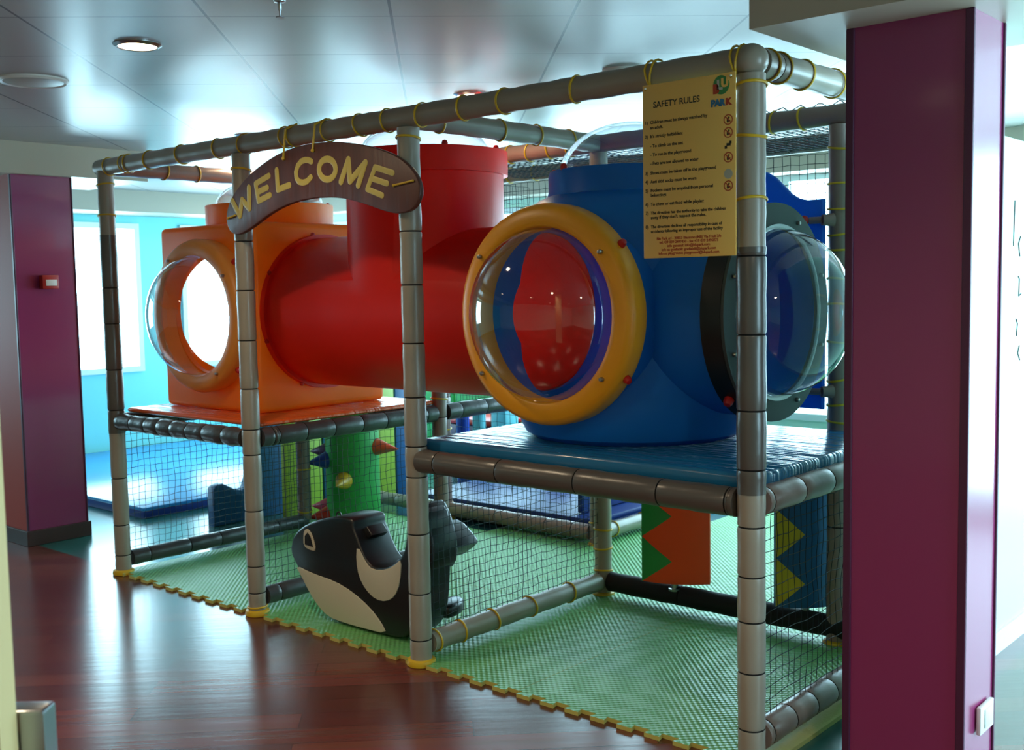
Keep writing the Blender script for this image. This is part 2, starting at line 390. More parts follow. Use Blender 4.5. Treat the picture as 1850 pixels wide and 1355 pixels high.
# ================================================================ SLEEVED FRAME
def sleeve_bm(a, b, r, seams, wob=.0012, seed=0, groove=.006):
    a, b = Vector(a), Vector(b); L = (b-a).length; mx = frame_to(a, b)
    ts = [0]; cuts = sorted(s for s in seams if .01 < s < L-.01)
    edges = [0]+cuts+[L]; prof = []; mis = []
    for k in range(len(edges)-1):
        s0, s1 = edges[k], edges[k+1]; n = max(3, int((s1-s0)/.05))
        g = .0026
        seg = [(r-groove, s0), (r-.0015, s0+g), (r, s0+g+.006)] if k else [(r, s0)]
        seg += [(r + wob*math.sin(i*2.1+k*1.7+seed), s0+(s1-s0)*i/n) for i in range(1, n)]
        seg += [(r, s1-g-.006), (r-.0015, s1-g)] if k < len(edges)-2 else [(r, s1)]
        if prof: mis.append(1)
        for i, q in enumerate(seg):
            prof.append(q)
            if i: mis.append(1 if (k and i == 1) else 0)
    bm = bmesh.new(); lathe(bm, prof, mx, 20, mis=mis); return bm
def ties_on(e, a, b, r, ts, m='tie'):
    fr = frame_to(a, b)
    for t in ts:
        mx = fr @ Matrix.Translation((0, 0, t)) @ Matrix.Rotation(random.uniform(-.16, .16), 4, 'X') @ Matrix.Rotation(random.uniform(-.16, .16), 4, 'Y')
        bm = bmesh.new(); torus(bm, mx, r+.0035, .0032, 24, 6, 1.5)
        obj('cable_tie', bm, K[m], e)
def post(x, y, label, segs, ties, r=.0415, top=2.15, group=None, ringb=True, base=True):
    e = empty('frame_post', (x, y, 0)); tag(e, label, 'post', group)
    for i, (z0, z1, m, seams) in enumerate(segs):
        o = obj('foam_sleeve', sleeve_bm((x, y, z0), (x, y, z1), r+(.002 if m != 'sleeve' and len(segs) > 1 and i == 1 else 0), [s-z0 for s in seams], seed=x*7+y+i), [K[m], K['seam']], e)
    ties_on(e, (x, y, 0), (x, y, top), r, ties)
    if base:
        bm = bmesh.new(); lathe(bm, [(r+.002, 0), (r+.014, 0), (r+.016, .008), (r+.012, .022), (r+.003, .026)], Matrix.Translation((x, y, .002)), 28); obj('base_ring', bm, K['tie'], e)
    return e
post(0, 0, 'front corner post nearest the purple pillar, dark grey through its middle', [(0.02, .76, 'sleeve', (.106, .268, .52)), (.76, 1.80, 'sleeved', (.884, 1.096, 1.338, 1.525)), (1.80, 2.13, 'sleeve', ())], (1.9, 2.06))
post(X1, 0, 'second front post from the left, under the left end of the welcome board', [(0.02, 2.11, 'sleeve', (.108, .232, .49, .75, .866, 1.053, 1.273, 1.499, 1.72))], (.04, 2.04))
post(X2, 0, 'front post between the rocking whale and the blue deck', [(0.02, 2.11, 'sleeve', (.106, .293, .532, .759, .88, 1.073, 1.283, 1.509, 1.715))], (2.07,), r=.044)
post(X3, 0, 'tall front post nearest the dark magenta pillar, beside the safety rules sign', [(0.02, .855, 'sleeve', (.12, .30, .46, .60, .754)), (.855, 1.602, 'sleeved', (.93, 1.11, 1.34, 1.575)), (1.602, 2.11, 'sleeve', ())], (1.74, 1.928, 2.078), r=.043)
post(0, D, 'inner post at the back corner under the orange deck, behind the blue side wall', [(.09, 2.11, 'sleevep', (.8, 1.1, 1.4))], (.14, .4, .66, 1.9), base=False)
post(X1, D, 'inner post behind the rocking whale, under the red tube', [(.02, 2.11, 'sleevep', (.25, .5, .8))], (.14, .5, .9, 1.0, 1.95))
post(X2, D, 'inner post under the blue deck where the netting ends', [(.02, 2.11, 'sleeve', ())], (.13, .24, .33, .6, 1.9))
post(XQ, D, 'inner post holding the flat blue panel behind the clear bubble', [(.02, 2.11, 'sleevep', (.5,))], (.89, .93, 1.0, 1.1, 1.25, 1.4, 1.5, 1.62, 1.68, 1.78, 1.88, 2.02))
post(.45, D2, 'rear post at the left end of the pinkish floor bar', [(.02, 2.11, 'sleevep', (.4, .8))], (.12, .35, .6, .85, 1.9))
post(1.66, D2, 'rear post at the right end of the pinkish floor bar', [(.02, 2.11, 'sleevep', (.5,))], (.14, .4, .7, 1.9))

def bar(a, b, label, m='sleeve', seams=(), ties=(), r=.042, group=None, wob=.0015, inset=.0):
    A, B_ = Vector(a), Vector(b); d = (B_-A).normalized()
    A2, B2 = A+d*inset, B_-d*inset
    e = empty('frame_bar', tuple((A+B_)/2)); tag(e, label, 'bar', group)
    obj('foam_sleeve', sleeve_bm(A2, B2, r, [s-inset for s in seams], wob=wob, seed=a[0]*3+a[1]), [K[m], K['seam']], e)
    ties_on(e, A, B_, r, ties)
    return e
I = .045
# top rails
bar((-.05, 0, HT), (X1, 0, HT), 'top front rail at left, from the corner to the welcome board', ties=(.1, .26, .30, .49, .78, 1.08), seams=())
bar((X1, 0, HT), (X2, 0, HT), 'top front rail above the welcome board', ties=(.04, .34, .39, .62, .82, .98))
bar((X2, 0, HT), (X3, 0, HT), 'long top front rail carrying the safety rules sign', ties=(.08, .30, .50, .82))
bar((0, I, HT), (0, D, HT), 'top side rail running back from the far left corner', ties=(.3, .5, .8), m='sleevep')
bar((X2, I, HT), (X2, D, HT), 'top side rail running back above the red tube', ties=(.12, .48, .72, .95))
rb = bar((X3, I, HT), (X3, D, HT), 'top side rail running back to the dark magenta pillar', ties=(.05, .12, .28, .5), seams=(.09,), r=.044)
bar((0, D, HT), (X1, D, HT), 'inner cross rail near the ceiling behind the orange cube', ties=(.3, .6, .9), m='sleevep')
bar((X1, D, HT), (X2, D, HT), 'inner cross rail near the ceiling between the red collar and the blue dome', ties=(.3, .55, .68, .8, .93), m='sleevep')
bar((X2, D, HT), (X3, D, HT), 'inner cross rail near the ceiling behind the safety rules sign', ties=(.3, .6, .9, 1.03), m='sleevep')
bar((.45, D2, HT), (1.66, D2, HT), 'rear cross rail near the ceiling behind the red collar', ties=(.3, .6, .8))
bar((1.66, D2, HT), (XQ, D2, HT), 'rear cross rail near the ceiling behind the blue panel', ties=(.4, .9), m='sleevep', seams=(1.2,))
bar((XQ, D+I, HT-.02), (XQ, D2+.6, HT-.02), 'short rear side rail near the ceiling behind the blue panel', seams=(.4,), ties=(.2,))
# elbows wrap at the near corner
e = rb
bm = bmesh.new(); sphere(bm, (X3, 0, HT), .052, 20, (1, 1, .95)); obj('corner_wrap', bm, K['sleeve'], e)
# deck bars
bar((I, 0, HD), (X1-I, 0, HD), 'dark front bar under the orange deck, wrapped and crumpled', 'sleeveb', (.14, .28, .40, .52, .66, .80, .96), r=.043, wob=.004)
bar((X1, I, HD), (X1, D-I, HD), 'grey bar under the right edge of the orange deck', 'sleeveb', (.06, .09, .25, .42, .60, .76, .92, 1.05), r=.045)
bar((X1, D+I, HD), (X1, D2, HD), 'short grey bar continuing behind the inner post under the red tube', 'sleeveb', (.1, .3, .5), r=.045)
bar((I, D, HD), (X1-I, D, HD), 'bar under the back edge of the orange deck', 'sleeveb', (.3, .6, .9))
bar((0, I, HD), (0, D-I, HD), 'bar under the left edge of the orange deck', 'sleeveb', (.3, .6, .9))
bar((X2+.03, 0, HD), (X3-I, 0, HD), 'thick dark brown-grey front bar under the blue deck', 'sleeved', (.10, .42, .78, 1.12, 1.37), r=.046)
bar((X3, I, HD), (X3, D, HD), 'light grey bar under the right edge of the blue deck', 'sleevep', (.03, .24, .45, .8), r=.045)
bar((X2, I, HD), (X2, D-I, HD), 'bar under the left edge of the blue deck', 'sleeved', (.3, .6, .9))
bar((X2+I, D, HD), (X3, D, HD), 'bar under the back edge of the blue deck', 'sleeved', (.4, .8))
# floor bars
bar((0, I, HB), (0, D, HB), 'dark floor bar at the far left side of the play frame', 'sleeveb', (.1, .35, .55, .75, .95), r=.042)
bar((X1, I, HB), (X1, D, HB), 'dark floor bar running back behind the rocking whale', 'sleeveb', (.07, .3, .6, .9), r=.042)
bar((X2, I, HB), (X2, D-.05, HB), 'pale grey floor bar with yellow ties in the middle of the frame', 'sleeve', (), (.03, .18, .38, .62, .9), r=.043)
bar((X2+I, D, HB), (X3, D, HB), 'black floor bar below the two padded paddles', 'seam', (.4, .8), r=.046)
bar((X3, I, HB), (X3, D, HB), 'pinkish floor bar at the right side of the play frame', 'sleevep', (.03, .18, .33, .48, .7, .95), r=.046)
bar((.45+I, D2, HB), (1.66-I, D2, HB), 'pinkish floor bar in front of the blue mat at the back', 'sleevep', (.2, .4, .6, .8, 1.0), r=.045)
bar((1.66, D2+I, HB), (1.66, D2+1.0, HB), 'pale floor bar with yellow ties running to the rear windows', 'sleeve', (), (.1, .4, .8), r=.042)
bar((-.9, D2, HB+.0), (.45-I, D2, HB), 'pale floor bar behind the green column', 'sleeve', (.3, .6, .9), (), r=.042)

# ---------------------------------------------------------------- nets
def net(o, u, v, lu, lv, label, cell=.034, r=.0014, sag=.004, seed=0, frame=None):
    o, u, v = Vector(o), Vector(u), Vector(v); nrm = u.cross(v).normalized(); bm = bmesh.new()
    nu, nv = max(2, round(lu/cell)), max(2, round(lv/cell))
    def P(s, t):
        q = Vector((s*5+seed, t*5, seed*2.3)); dn = noise.noise(q)*.02*math.sin(PI*s/lu)*math.sin(PI*t/lv)
        ju = noise.noise(q*3+Vector((9, 0, 0)))*sag*2; jv = noise.noise(q*3+Vector((0, 9, 0)))*sag*2 - sag*2*math.sin(PI*s/lu)*0
        return o+u*(s+ju)+v*(t+jv)+nrm*dn
    def strand(pts):
        prev = None
        for i, p in enumerate(pts):
            d = (pts[min(i+1, len(pts)-1)]-pts[max(i-1, 0)]).normalized(); a = d.cross(nrm).normalized()*r; b = nrm*r
            ring = [bm.verts.new(p+a), bm.verts.new(p-a*.5+b*.87), bm.verts.new(p-a*.5-b*.87)]
            if prev:
                for k in range(3): bm.faces.new([prev[k], prev[(k+1) % 3], ring[(k+1) % 3], ring[k]])
            prev = ring
    for i in range(nu+1): strand([P(lu*i/nu, lv*j/nv) for j in range(nv+1)])
    for j in range(nv+1): strand([P(lu*i/nu, lv*j/nv) for i in range(nu+1)])
    return tag(obj('safety_net', bm, K['net'], smooth=0), label, 'net')
Yv, Xv, Zv = (0, 1, 0), (1, 0, 0), (0, 0, 1)
net((0, .04, .10), Yv, Zv, D-.08, .68, 'netting under the left edge of the orange deck, before the blue gym mat', .036, seed=1)
net((X1, .04, .10), Yv, Zv, D-.08, .67, 'netting behind the rocking whale, before the green column', .036, seed=2)
net((X2, .04, .10), Yv, Zv, D-.08, .67, 'netting right of the rocking whale, under the left edge of the blue deck', .034, seed=3)
net((X3, .04, .10), Yv, Zv, D-.08, .67, 'netting at the right side beside the dark magenta pillar', .040, seed=4)
net((.5, D2, .12), Xv, Zv, 1.12, .75, 'rear netting above the pinkish floor bar', .05, seed=5)
net((.5, D2, 1.0), Xv, Zv, 2.9, 1.1, 'tall rear netting behind the red and blue tubes', .045, r=.0018, seed=6)
net((X1, D+.04, 2.12), Xv, Yv, 2.2, .74, 'flat netting stretched as a roof behind the cross rails', .04, r=.0018, seed=7)
net((X1, D+.04, .87), Yv, Zv, .74, 1.2, 'netting above the short grey bar, under the red tube', .05, seed=8)
# loose net cord knots over the cross rail
bm = bmesh.new(); pts = [(2.95+.025*i, D+.01*math.sin(i*2.3), HT+.045+.012*math.sin(i*1.9)) for i in range(30)]
for a, b in zip(pts, pts[1:]): cyl(bm, a, b, .002, 6)
tag(obj('net_cord', bm, K['net']), 'dark cord laced along the cross rail behind the safety rules sign', 'cord')

# ================================================================ DECKS
def deck(x0, x1, y0, y1, z0, z1, m, label, notch=()):
    bm = bmesh.new(); nx, ny = 40, 34
    def h(x, y): return z1 + .0045*noise.noise(Vector((x*3, y*9, 1)))
    box(bm, x0, x1, y0, y1, z0, z1, .016, seg=4)
    return tag(obj('deck_pad', bm, m, smooth=50), label, 'deck pad')
deck(.02, X1-.0, .0+.048, D-.03, .868, .892, K['odeck'], 'glossy orange vinyl deck pad under the orange cube')
deck(X2-.02, X3-.008, .046, D-.05, .846, .902, K['bdeck'], 'glossy blue vinyl deck pad under the blue sphere module')

# ================================================================ TUBES
CY, CZ = .655, 1.385
def dome(e, c, n, r, h, name='clear_dome', flange=.018):
    n = Vector(n); mx = frame_to(c, Vector(c)+n); prof = []
    for i in range(13):
        t = PI/2*i/12; prof.append((r*math.cos(t) if i < 12 else 0, h*math.sin(t)))
    prof2 = [((r-.004)*math.cos(PI/2*i/12) if i < 12 else 0, (h-.004)*math.sin(PI/2*i/12)) for i in range(12, -1, -1)]
    bm = bmesh.new(); lathe(bm, [(r+flange, 0), (r+flange, .004), (r+.004, .004)]+prof, mx, 48, close=False)
    return obj(name, bm, K['clear'], e, smooth=60)
def ringp(e, name, c, n, prof, m, seg=64):
    bm = bmesh.new(); lathe(bm, prof+[prof[0]], frame_to(c, Vector(c)+Vector(n)), seg, close=False)
    bmesh.ops.recalc_face_normals(bm, faces=bm.faces[:])
    return obj(name, bm, m, e, smooth=50)
def knob(e, c, n, r=.016, name='red_knob', m='knob'):
    mx = frame_to(c, Vector(c)+Vector(n)); bm = bmesh.new()
    lathe(bm, [(r*.75, -.006), (r, .002), (r*1.0, r*.8), (r*.7, r*1.5), (0, r*1.75)], mx, 14); return obj(name, bm, K[m], e)
def boltp(e, c, n, r=.009): return knob(e, c, n, r, 'bolt', 'bolt')

# --- orange cube
oc = empty('crawl_cube', (.505, CY, .892)); tag(oc, 'orange plastic crawl cube with a clear bubble window, on the orange deck', 'crawl cube')
ocx, h = .512, .415
zb, zt = .893, 1.835
outer = [B(ocx-h, ocx+h, CY-h, CY+h, zb, zt, .03, seg=4), cyl(bmesh.new(), (ocx, CY, zt-.05), (ocx, CY, 1.945), .335, 64)]
inner = [B(ocx-h+.028, ocx+h-.028, CY-h+.028, CY+h-.028, zb+.028, zt-.028, .02),
         cyl(bmesh.new(), (ocx+.02, CY-1, CZ), (ocx+.02, CY, CZ), .305, 64), cyl(bmesh.new(), (ocx-1, CY, CZ), (ocx, CY, CZ), .33, 64),
         cyl(bmesh.new(), (ocx, CY, CZ), (ocx+1, CY, CZ), .335, 64), cyl(bmesh.new(), (ocx, CY, zt-.2), (ocx, CY, 2.2), .30, 64)]
obj('cube_body', bool_mesh(outer, inner), K['orange'], oc, smooth=35)
pr = (ocx+.02, CY-h+.01, CZ-.01); N = (0, -1, 0)
r_ = ringp(oc, 'port_ring', pr, N, [(.305, 0), (.385, 0), (.388, .07), (.378, .095), (.36, .105), (.325, .108), (.305, .10)], K['ring_o'])
dome(oc, (pr[0], pr[1]-.095, pr[2]), N, .30, .21)
for a in (35, 125, 215, 305):
    t = math.radians(a); boltp(oc, (pr[0]+.345*math.cos(t), pr[1]-.108, pr[2]+.345*math.sin(t)), N, .008)
for a in (42, -42): t = math.radians(a); knob(oc, (pr[0]+.389*math.cos(t), pr[1]-.05, pr[2]+.389*math.sin(t)), (math.cos(t), 0, math.sin(t)), .015)
dome(oc, (ocx, CY, 1.94), (0, 0, 1), .285, .15)
for a in (-60, 60): t = math.radians(a); knob(oc, (ocx+.31*math.cos(t), CY+.31*math.sin(t), 1.943), (0, 0, 1), .013)

# --- red T tube
rt = empty('crawl_tube', (1.7, CY, 1.0)); tag(rt, 'red plastic T-shaped crawl tube bridging the orange cube and the blue module', 'crawl tube')
xa, xb, rx = ocx+h+.002, 2.42, 1.70
outer = [cyl(bmesh.new(), (xa, CY, CZ), (xb, CY, CZ), .373, 72), cyl(bmesh.new(), (xa, CY, CZ), (xa+.035, CY, CZ), .392, 72), cyl(bmesh.new(), (rx, CY, CZ), (rx, CY, 2.06), .364, 72), cyl(bmesh.new(), (rx, CY, 2.005), (rx, CY, 2.112), .385, 72)]
inner = [cyl(bmesh.new(), (xa-.1, CY, CZ), (xb+.1, CY, CZ), .335, 72), cyl(bmesh.new(), (rx, CY, CZ), (rx, CY, 2.3), .335, 72)]
obj('tube_body', bool_mesh(outer, inner), K['red'], rt, smooth=30)
dome(rt, (rx, CY, 2.108), (0, 0, 1), .30, .16)
for a in (150, 205, 330, 20): t = math.radians(a); knob(rt, (rx+.358*math.cos(t), CY+.358*math.sin(t), 2.11), (0, 0, 1), .014)
for a in (200, 150, 245, 290, 100, 340): t = math.radians(a); knob(rt, (xa+.02, CY+.386*math.cos(t), CZ+.386*math.sin(t)), (0.3, math.cos(t), math.sin(t)), .012)

# --- blue sphere module
bx = 2.865
bs = empty('crawl_sphere', (bx, CY, .902)); tag(bs, 'big blue rounded crawl module with yellow and grey ringed bubble windows', 'crawl module')
prof = [(.02, 0), (.40, 0), (.435, .02), (.455, .06), (.468, .14), (.475, .3), (.475, .6), (.468, .76), (.45, .84), (.42, .89), (.37, .925), (.335, .94), (.33, .96), (.33, 1.02), (.325, 1.036), (.02, 1.036)]
def tr(c): return Matrix.Translation(c)
def solid(prof, c): return lathe(bmesh.new(), prof, tr(c), 72)
yp = (2.84, .20, CZ+.005)
outer = [solid(prof, (bx, CY, .903)), cyl(bmesh.new(), (yp[0], CY, yp[2]), (yp[0], .185, yp[2]), .382, 72), cyl(bmesh.new(), (bx, CY, CZ), (3.415, CY, CZ), .378, 72), cyl(bmesh.new(), (bx, CY, CZ), (3.492, CY, CZ), .343, 72), cyl(bmesh.new(), (bx, CY, CZ), (2.425, CY, CZ), .392, 72)]
inner = [solid([(.02, .03), (.39, .03), (.43, .08), (.45, .3), (.45, .6), (.43, .84), (.34, .91), (.30, .93), (.30, 1.2), (.02, 1.2)], (bx, CY, .903)),
         cyl(bmesh.new(), (yp[0], CY, yp[2]), (yp[0], -.3, yp[2]), .32, 72), cyl(bmesh.new(), (bx, CY, CZ), (4.0, CY, CZ), .32, 72), cyl(bmesh.new(), (bx, CY, CZ), (2.0, CY, CZ), .335, 72)]
obj('sphere_body', bool_mesh(outer, inner), K['blue'], bs, smooth=32)
# flare between body and ports
ringp(bs, 'port_ring', yp, (0, -1, 0), [(.318, 0), (.40, 0), (.405, .01), (.405, .066), (.398, .088), (.38, .099), (.345, .103), (.326, .101), (.318, .092)], K['yellow'])
dome(bs, (yp[0], yp[1]-.085, yp[2]), (0, -1, 0), .315, .20)
for a in (38, 142, 218, 322): t = math.radians(a); boltp(bs, (yp[0]+.358*math.cos(t), yp[1]-.103, yp[2]+.358*math.sin(t)), (0, -1, 0), .009)
for a in (37, -33): t = math.radians(a); knob(bs, (yp[0]+.402*math.cos(t), yp[1]-.04, yp[2]+.402*math.sin(t)), (math.cos(t), -.2, math.sin(t)), .0155)
gp = (3.41, CY-.005, CZ)
ringp(bs, 'port_flange', gp, (1, 0, 0), [(.346, .006), (.392, .006), (.394, .085), (.346, .085)], K['black'])
ringp(bs, 'port_ring', (gp[0]+.085, gp[1], gp[2]), (1, 0, 0), [(.300, 0), (.392, 0), (.392, .012), (.300, .012)], K['greyring'])
dome(bs, (gp[0]+.098, gp[1], gp[2]), (1, 0, 0), .30, .25)
for a in (22, 67, 112, 158, 202, 247, 292, 338): t = math.radians(a); boltp(bs, (gp[0]+.097, gp[1]+.352*math.cos(t), gp[2]+.352*math.sin(t)), (1, 0, 0), .008)
for a in (228, 132): t = math.radians(a); knob(bs, (gp[0]+.045, gp[1]+.392*math.cos(t), gp[2]+.392*math.sin(t)), (0, math.cos(t), math.sin(t)), .018)
dome(bs, (bx, CY, 1.936), (0, 0, 1), .285, .195)
for a in (205, 250, 20): t = math.radians(a); knob(bs, (bx+.315*math.cos(t), CY+.315*math.sin(t), 1.938), (0, 0, 1), .014)

# --- blue panel behind
pts = [(2.95, .985), (XQ-.038, .98), (XQ-.038, 1.82), (3.36, 1.82), (3.325, 1.828), (3.29, 1.85), (3.22, 1.92), (3.18, 1.945), (3.1, 1.96), (2.95, 1.96)]
bp_ = empty('side_panel', (3.2, 1.16, .98)); tag(bp_, 'flat blue plastic panel with a curved top, behind the clear bubble', 'panel')
obj('panel_sheet', prism(pts, 1.155, 1.185, 1, .008), K['blue'], bp_, smooth=50)
for z in (1.735, 1.055):
    bm = bmesh.new(); cyl(bm, (XQ-.03, 1.13, z), (XQ-.08, 1.125, z), .014, 16); cyl(bm, (XQ, 1.165, z), (XQ-.03, 1.13, z), .026, 16, .021)
    k = obj('clamp', bm, K['sleevep'], bp_); bm = bmesh.new(); sphere(bm, (XQ-.10, 1.115, z), .021, 16); obj('clamp_knob', bm, K['knob'], k)

# ================================================================ WELCOME BOARD
wb = empty('welcome_board', (1.8, -.06, 1.75)); tag(wb, 'curved brown hanging board reading WELCOME in cream letters', 'sign')
out = [(1.167, 1.828), (1.189, 1.884), (1.237, 1.932), (1.327, 1.991), (1.448, 2.041), (1.581, 2.078), (1.738, 2.096), (1.916, 2.09), (2.071, 2.066), (2.218, 2.028), (2.32, 1.984), (2.388, 1.93), (2.417, 1.877), (2.409, 1.826), (2.37, 1.789), (2.299, 1.778), (2.221, 1.792), (2.128, 1.821), (2.019, 1.851), (1.905, 1.869), (1.772, 1.873), (1.632, 1.861), (1.502, 1.83), (1.382, 1.782), (1.295, 1.751), (1.233, 1.744), (1.182, 1.770)]
obj('board', prism(smooth_poly(out, 2), -.072, -.050, 1, .005), K['board'], wb, smooth=50)
LET = {
    'W': ([[(1.2219, 1.8959), (1.2731, 1.828), (1.2945, 1.8962), (1.3448, 1.8561), (1.348, 1.9458)]], 0.0110),
    'E1': ([[(1.4932, 1.9854), (1.3984, 1.9587), (1.4143, 1.8837), (1.4963, 1.9035)], [(1.4059, 1.9207), (1.4783, 1.9365)]], 0.0100),
    'L': ([[(1.5498, 2.0038), (1.553, 1.9226), (1.6316, 1.9359)]], 0.0104),
    'C': ([[(1.7829, 2.0207), (1.7648, 2.0278), (1.7427, 2.0306), (1.7163, 2.0265), (1.6929, 2.0108), (1.6794, 1.9862), (1.6812, 1.9627), (1.6969, 1.9452), (1.7229, 1.9395), (1.7492, 1.9422), (1.7759, 1.9577)]], 0.0096),
    'O': ([[(1.934, 1.977), (1.9309, 1.9647), (1.9231, 1.954), (1.9113, 1.946), (1.8966, 1.9413), (1.8804, 1.9405), (1.8644, 1.9438), (1.8501, 1.9507), (1.8389, 1.9607), (1.832, 1.9727), (1.83, 1.9855), (1.8333, 1.998), (1.8413, 2.0087), (1.8534, 2.0168), (1.8682, 2.0213), (1.8844, 2.0219), (1.9003, 2.0185), (1.9144, 2.0115), (1.9254, 2.0015), (1.9321, 1.9897), (1.934, 1.977)]], 0.0135),
    'M': ([[(1.9645, 1.9252), (2.0134, 2.0083), (2.0198, 1.9232), (2.1141, 1.9876), (2.0681, 1.9041)]], 0.0107),
    'E2': ([[(2.2682, 1.9359), (2.1693, 1.9655), (2.1209, 1.8849), (2.2052, 1.8551)], [(2.1479, 1.9245), (2.2348, 1.8985)]], 0.0115),
}
for ch, (polys, rr) in LET.items():
    bm = bmesh.new(); strokes(bm, polys, rr*(1.0 if ch in 'OE2' else 1.3), -.0725, .12); obj('letter', bm, K['lett'], wb)
for x, z in ((1.605, 2.06), (1.80, 2.075)):
    bm = bmesh.new(); cyl(bm, (x, -.078, z-.012), (x, -.062, HT+.02), .0045, 8); cyl(bm, (x, -.062, HT+.02), (x, 0, HT+.048), .0045, 8); sphere(bm, (x, -.078, z-.012), .008); obj('hanging_tie', bm, K['tie'], wb)
for (x0, x1, z0, z1) in ((1.19, 1.245, 1.822, 1.832), (2.275, 2.385, 1.888, 1.898)):
    bm = bmesh.new(); cyl(bm, (x0, -.0765, z0), (x1, -.0765, z1), .004, 8); sphere(bm, (x0, -.0765, z0), .006); obj('fixing_tie', bm, K['tie'], wb)

# ================================================================ SAFETY SIGN
sg = empty('safety_sign', (3.572, -.06, 1.577)); tag(sg, 'yellow safety rules sign hung from the top rail by the near corner post', 'sign')
SX0, SX1, SZ0, SZ1 = 3.408, 3.737, 1.577, 2.114
SY = -.0602
obj('sign_board', B(SX0, SX1, -.060, -.055, SZ0, SZ1, .0015), K['sign'], sg)
sw, sh = SX1-SX0, SZ1-SZ0
def sx(f): return SX0+sw*f
def sz(f): return SZ1-sh*f
text_mesh(sg, 'heading', [('SAFETY RULES', sx(.12), SY, sz(.135), .0265, 'LEFT', .0004)], K['ink'])
ln = [(.225, '1)', 'Children must be always watched by'), (.255, '', 'an adult.'), (.305, '2)', "It's strictly forbidden:"), (.36, '', '- To climb on the net'), (.41, '', '- To run in the playground'), (.46, '', '- Pets are not allowed to enter'),
      (.515, '3)', 'Shoes must be taken off in the playground'), (.565, '4)', 'Anti skid socks must be worn'), (.615, '5)', 'Pockets must be emptied from personal'), (.643, '', 'belongings'), (.695, '6)', 'To chew or eat food while playing'),
      (.745, '7)', 'The direction has the authority to take the children'), (.772, '', "away if they don't respect the rules."), (.825, '8)', 'The direction declines all responsibility in case of'), (.852, '', 'accidents following an improper use of the facility')]
L_ = []
for f, a, t in ln:
    if a: L_.append((a, sx(.025), SY, sz(f), .0138, 'LEFT', .0003))
    L_.append((t, sx(.085), SY, sz(f), .0138 if len(t) < 45 else .0128, 'LEFT', .0003))
text_mesh(sg, 'rules_text', L_, K['ink'])
text_mesh(sg, 'contact_text', [(t, sx(.5), SY, sz(.895+.0215*i), .0118, 'CENTER', .0003) for i, t in enumerate(('Blu Park srl - 20853 Biassono (MB) Via Friuli 2/b', 'tel.+39 039 2497450 - fax +39 039 2496873', 'info generali: info@blupark.com', 'info su gonfiabili: gonfiabili@blupark.com', 'info su playground: playground@blupark.com'))], K['inkr'])
def discm(cx, cz, r, r0=0, y=SY, mx=None):
    bm = bmesh.new(); T = Matrix.Translation((cx, y, cz)) @ Matrix.Rotation(PI/2, 4, 'X')
    lathe(bm, [(r0, 0), (r, 0), (r, .0005), (r0, .0005)] if r0 else [(r, 0), (r, .0005)], T, 28, close=not r0); return bm
for f, kind in ((.255, 1), (.325, 1), (.39, 2), (.46, 1), (.55, 3), (.615, 1)):
    cx, cz = sx(.925), sz(f)
    if kind == 2:
        bm = bmesh.new(); box(bm, cx-.006, cx+.008, SY-.0005, SY, cz-.004, cz+.004); box(bm, cx+.004, cx+.011, SY-.0005, SY, cz+.002, cz+.010); box(bm, cx-.012, cx-.004, SY-.0005, SY, cz-.012, cz-.003)
        obj('icon', bm, K['ink'], sg, smooth=0); continue
    if kind == 3: obj('icon', discm(cx, cz, .0145), K['inkw'], sg, smooth=0); continue
    bm = discm(cx, cz, .0155, .0125); m2 = Matrix.Translation((cx, SY-.0003, cz)) @ Matrix.Rotation(-PI/4, 4, 'Y')
    bmesh.ops.create_cube(bm, size=1, matrix=m2 @ Matrix.Diagonal((.003, .0006, .026, 1)))
    ic = obj('icon', bm, K['inkr'], sg, smooth=0)
    bm = bmesh.new(); box(bm, cx-.005, cx+.002, SY-.0002, SY, cz-.008, cz+.004); sphere(bm, (cx+.002, SY, cz+.006), .0028, 8, (1, .1, 1)); box(bm, cx+.001, cx+.007, SY-.0002, SY, cz-.004, cz-.001)
    obj('pictogram', bm, K['ink'], ic, smooth=0)
# emblem: coloured blob letters over a word
cx, cz = sx(.855), sz(.062)
bm = bmesh.new(); 
ep = smooth_poly([(cx-.030, cz-.002), (cx-.022, cz+.020), (cx-.004, cz+.030), (cx+.014, cz+.024), (cx+.030, cz+.006), (cx+.024, cz-.018), (cx+.006, cz-.030), (cx-.018, cz-.024)], 2)
lg = obj('emblem', prism(ep, SY-.0005, SY, 1), K['inkg'], sg, smooth=0)
text_mesh(lg, 'emblem_letter', [('L', cx-.006, SY-.0008, cz-.012, .038, 'CENTER', .002)], K['inkw'])
text_mesh(lg, 'emblem_letter', [('B', cx-.018, SY-.0008, cz-.022, .034, 'CENTER', .0026)], K['inkr'])
text_mesh(lg, 'emblem_letter', [('U', cx+.012, SY-.0009, cz-.006, .034, 'CENTER', .002)], K['sign'])
text_mesh(lg, 'emblem_word', [('PAR', cx-.012, SY-.0006, cz-.060, .026, 'CENTER', .0018)], K['inkb'])
text_mesh(lg, 'emblem_word', [('K', cx+.024, SY-.0006, cz-.060, .026, 'CENTER', .0018)], K['inkr'])
for x in (3.42, 3.722):
    knob(sg, (x, -.060, 2.103), (0, -1, 0), .0035, 'rivet', 'white')
    for dx in (-.012, .012):
        bm = bmesh.new(); R0 = .0495
        pr_ = [(x+dx*(1 if k > 2 else k/3), -R0*math.cos(math.radians(-50+k*22)), HT+R0*math.sin(math.radians(-50+k*22))) for k in range(9)]
        pr_ = [(x, -.0625, 2.10)]+pr_
        for a, b in zip(pr_, pr_[1:]): cyl(bm, a, b, .0036, 8); sphere(bm, b, .0036, 8)
        obj('hanging_tie', bm, K['tie'], sg)

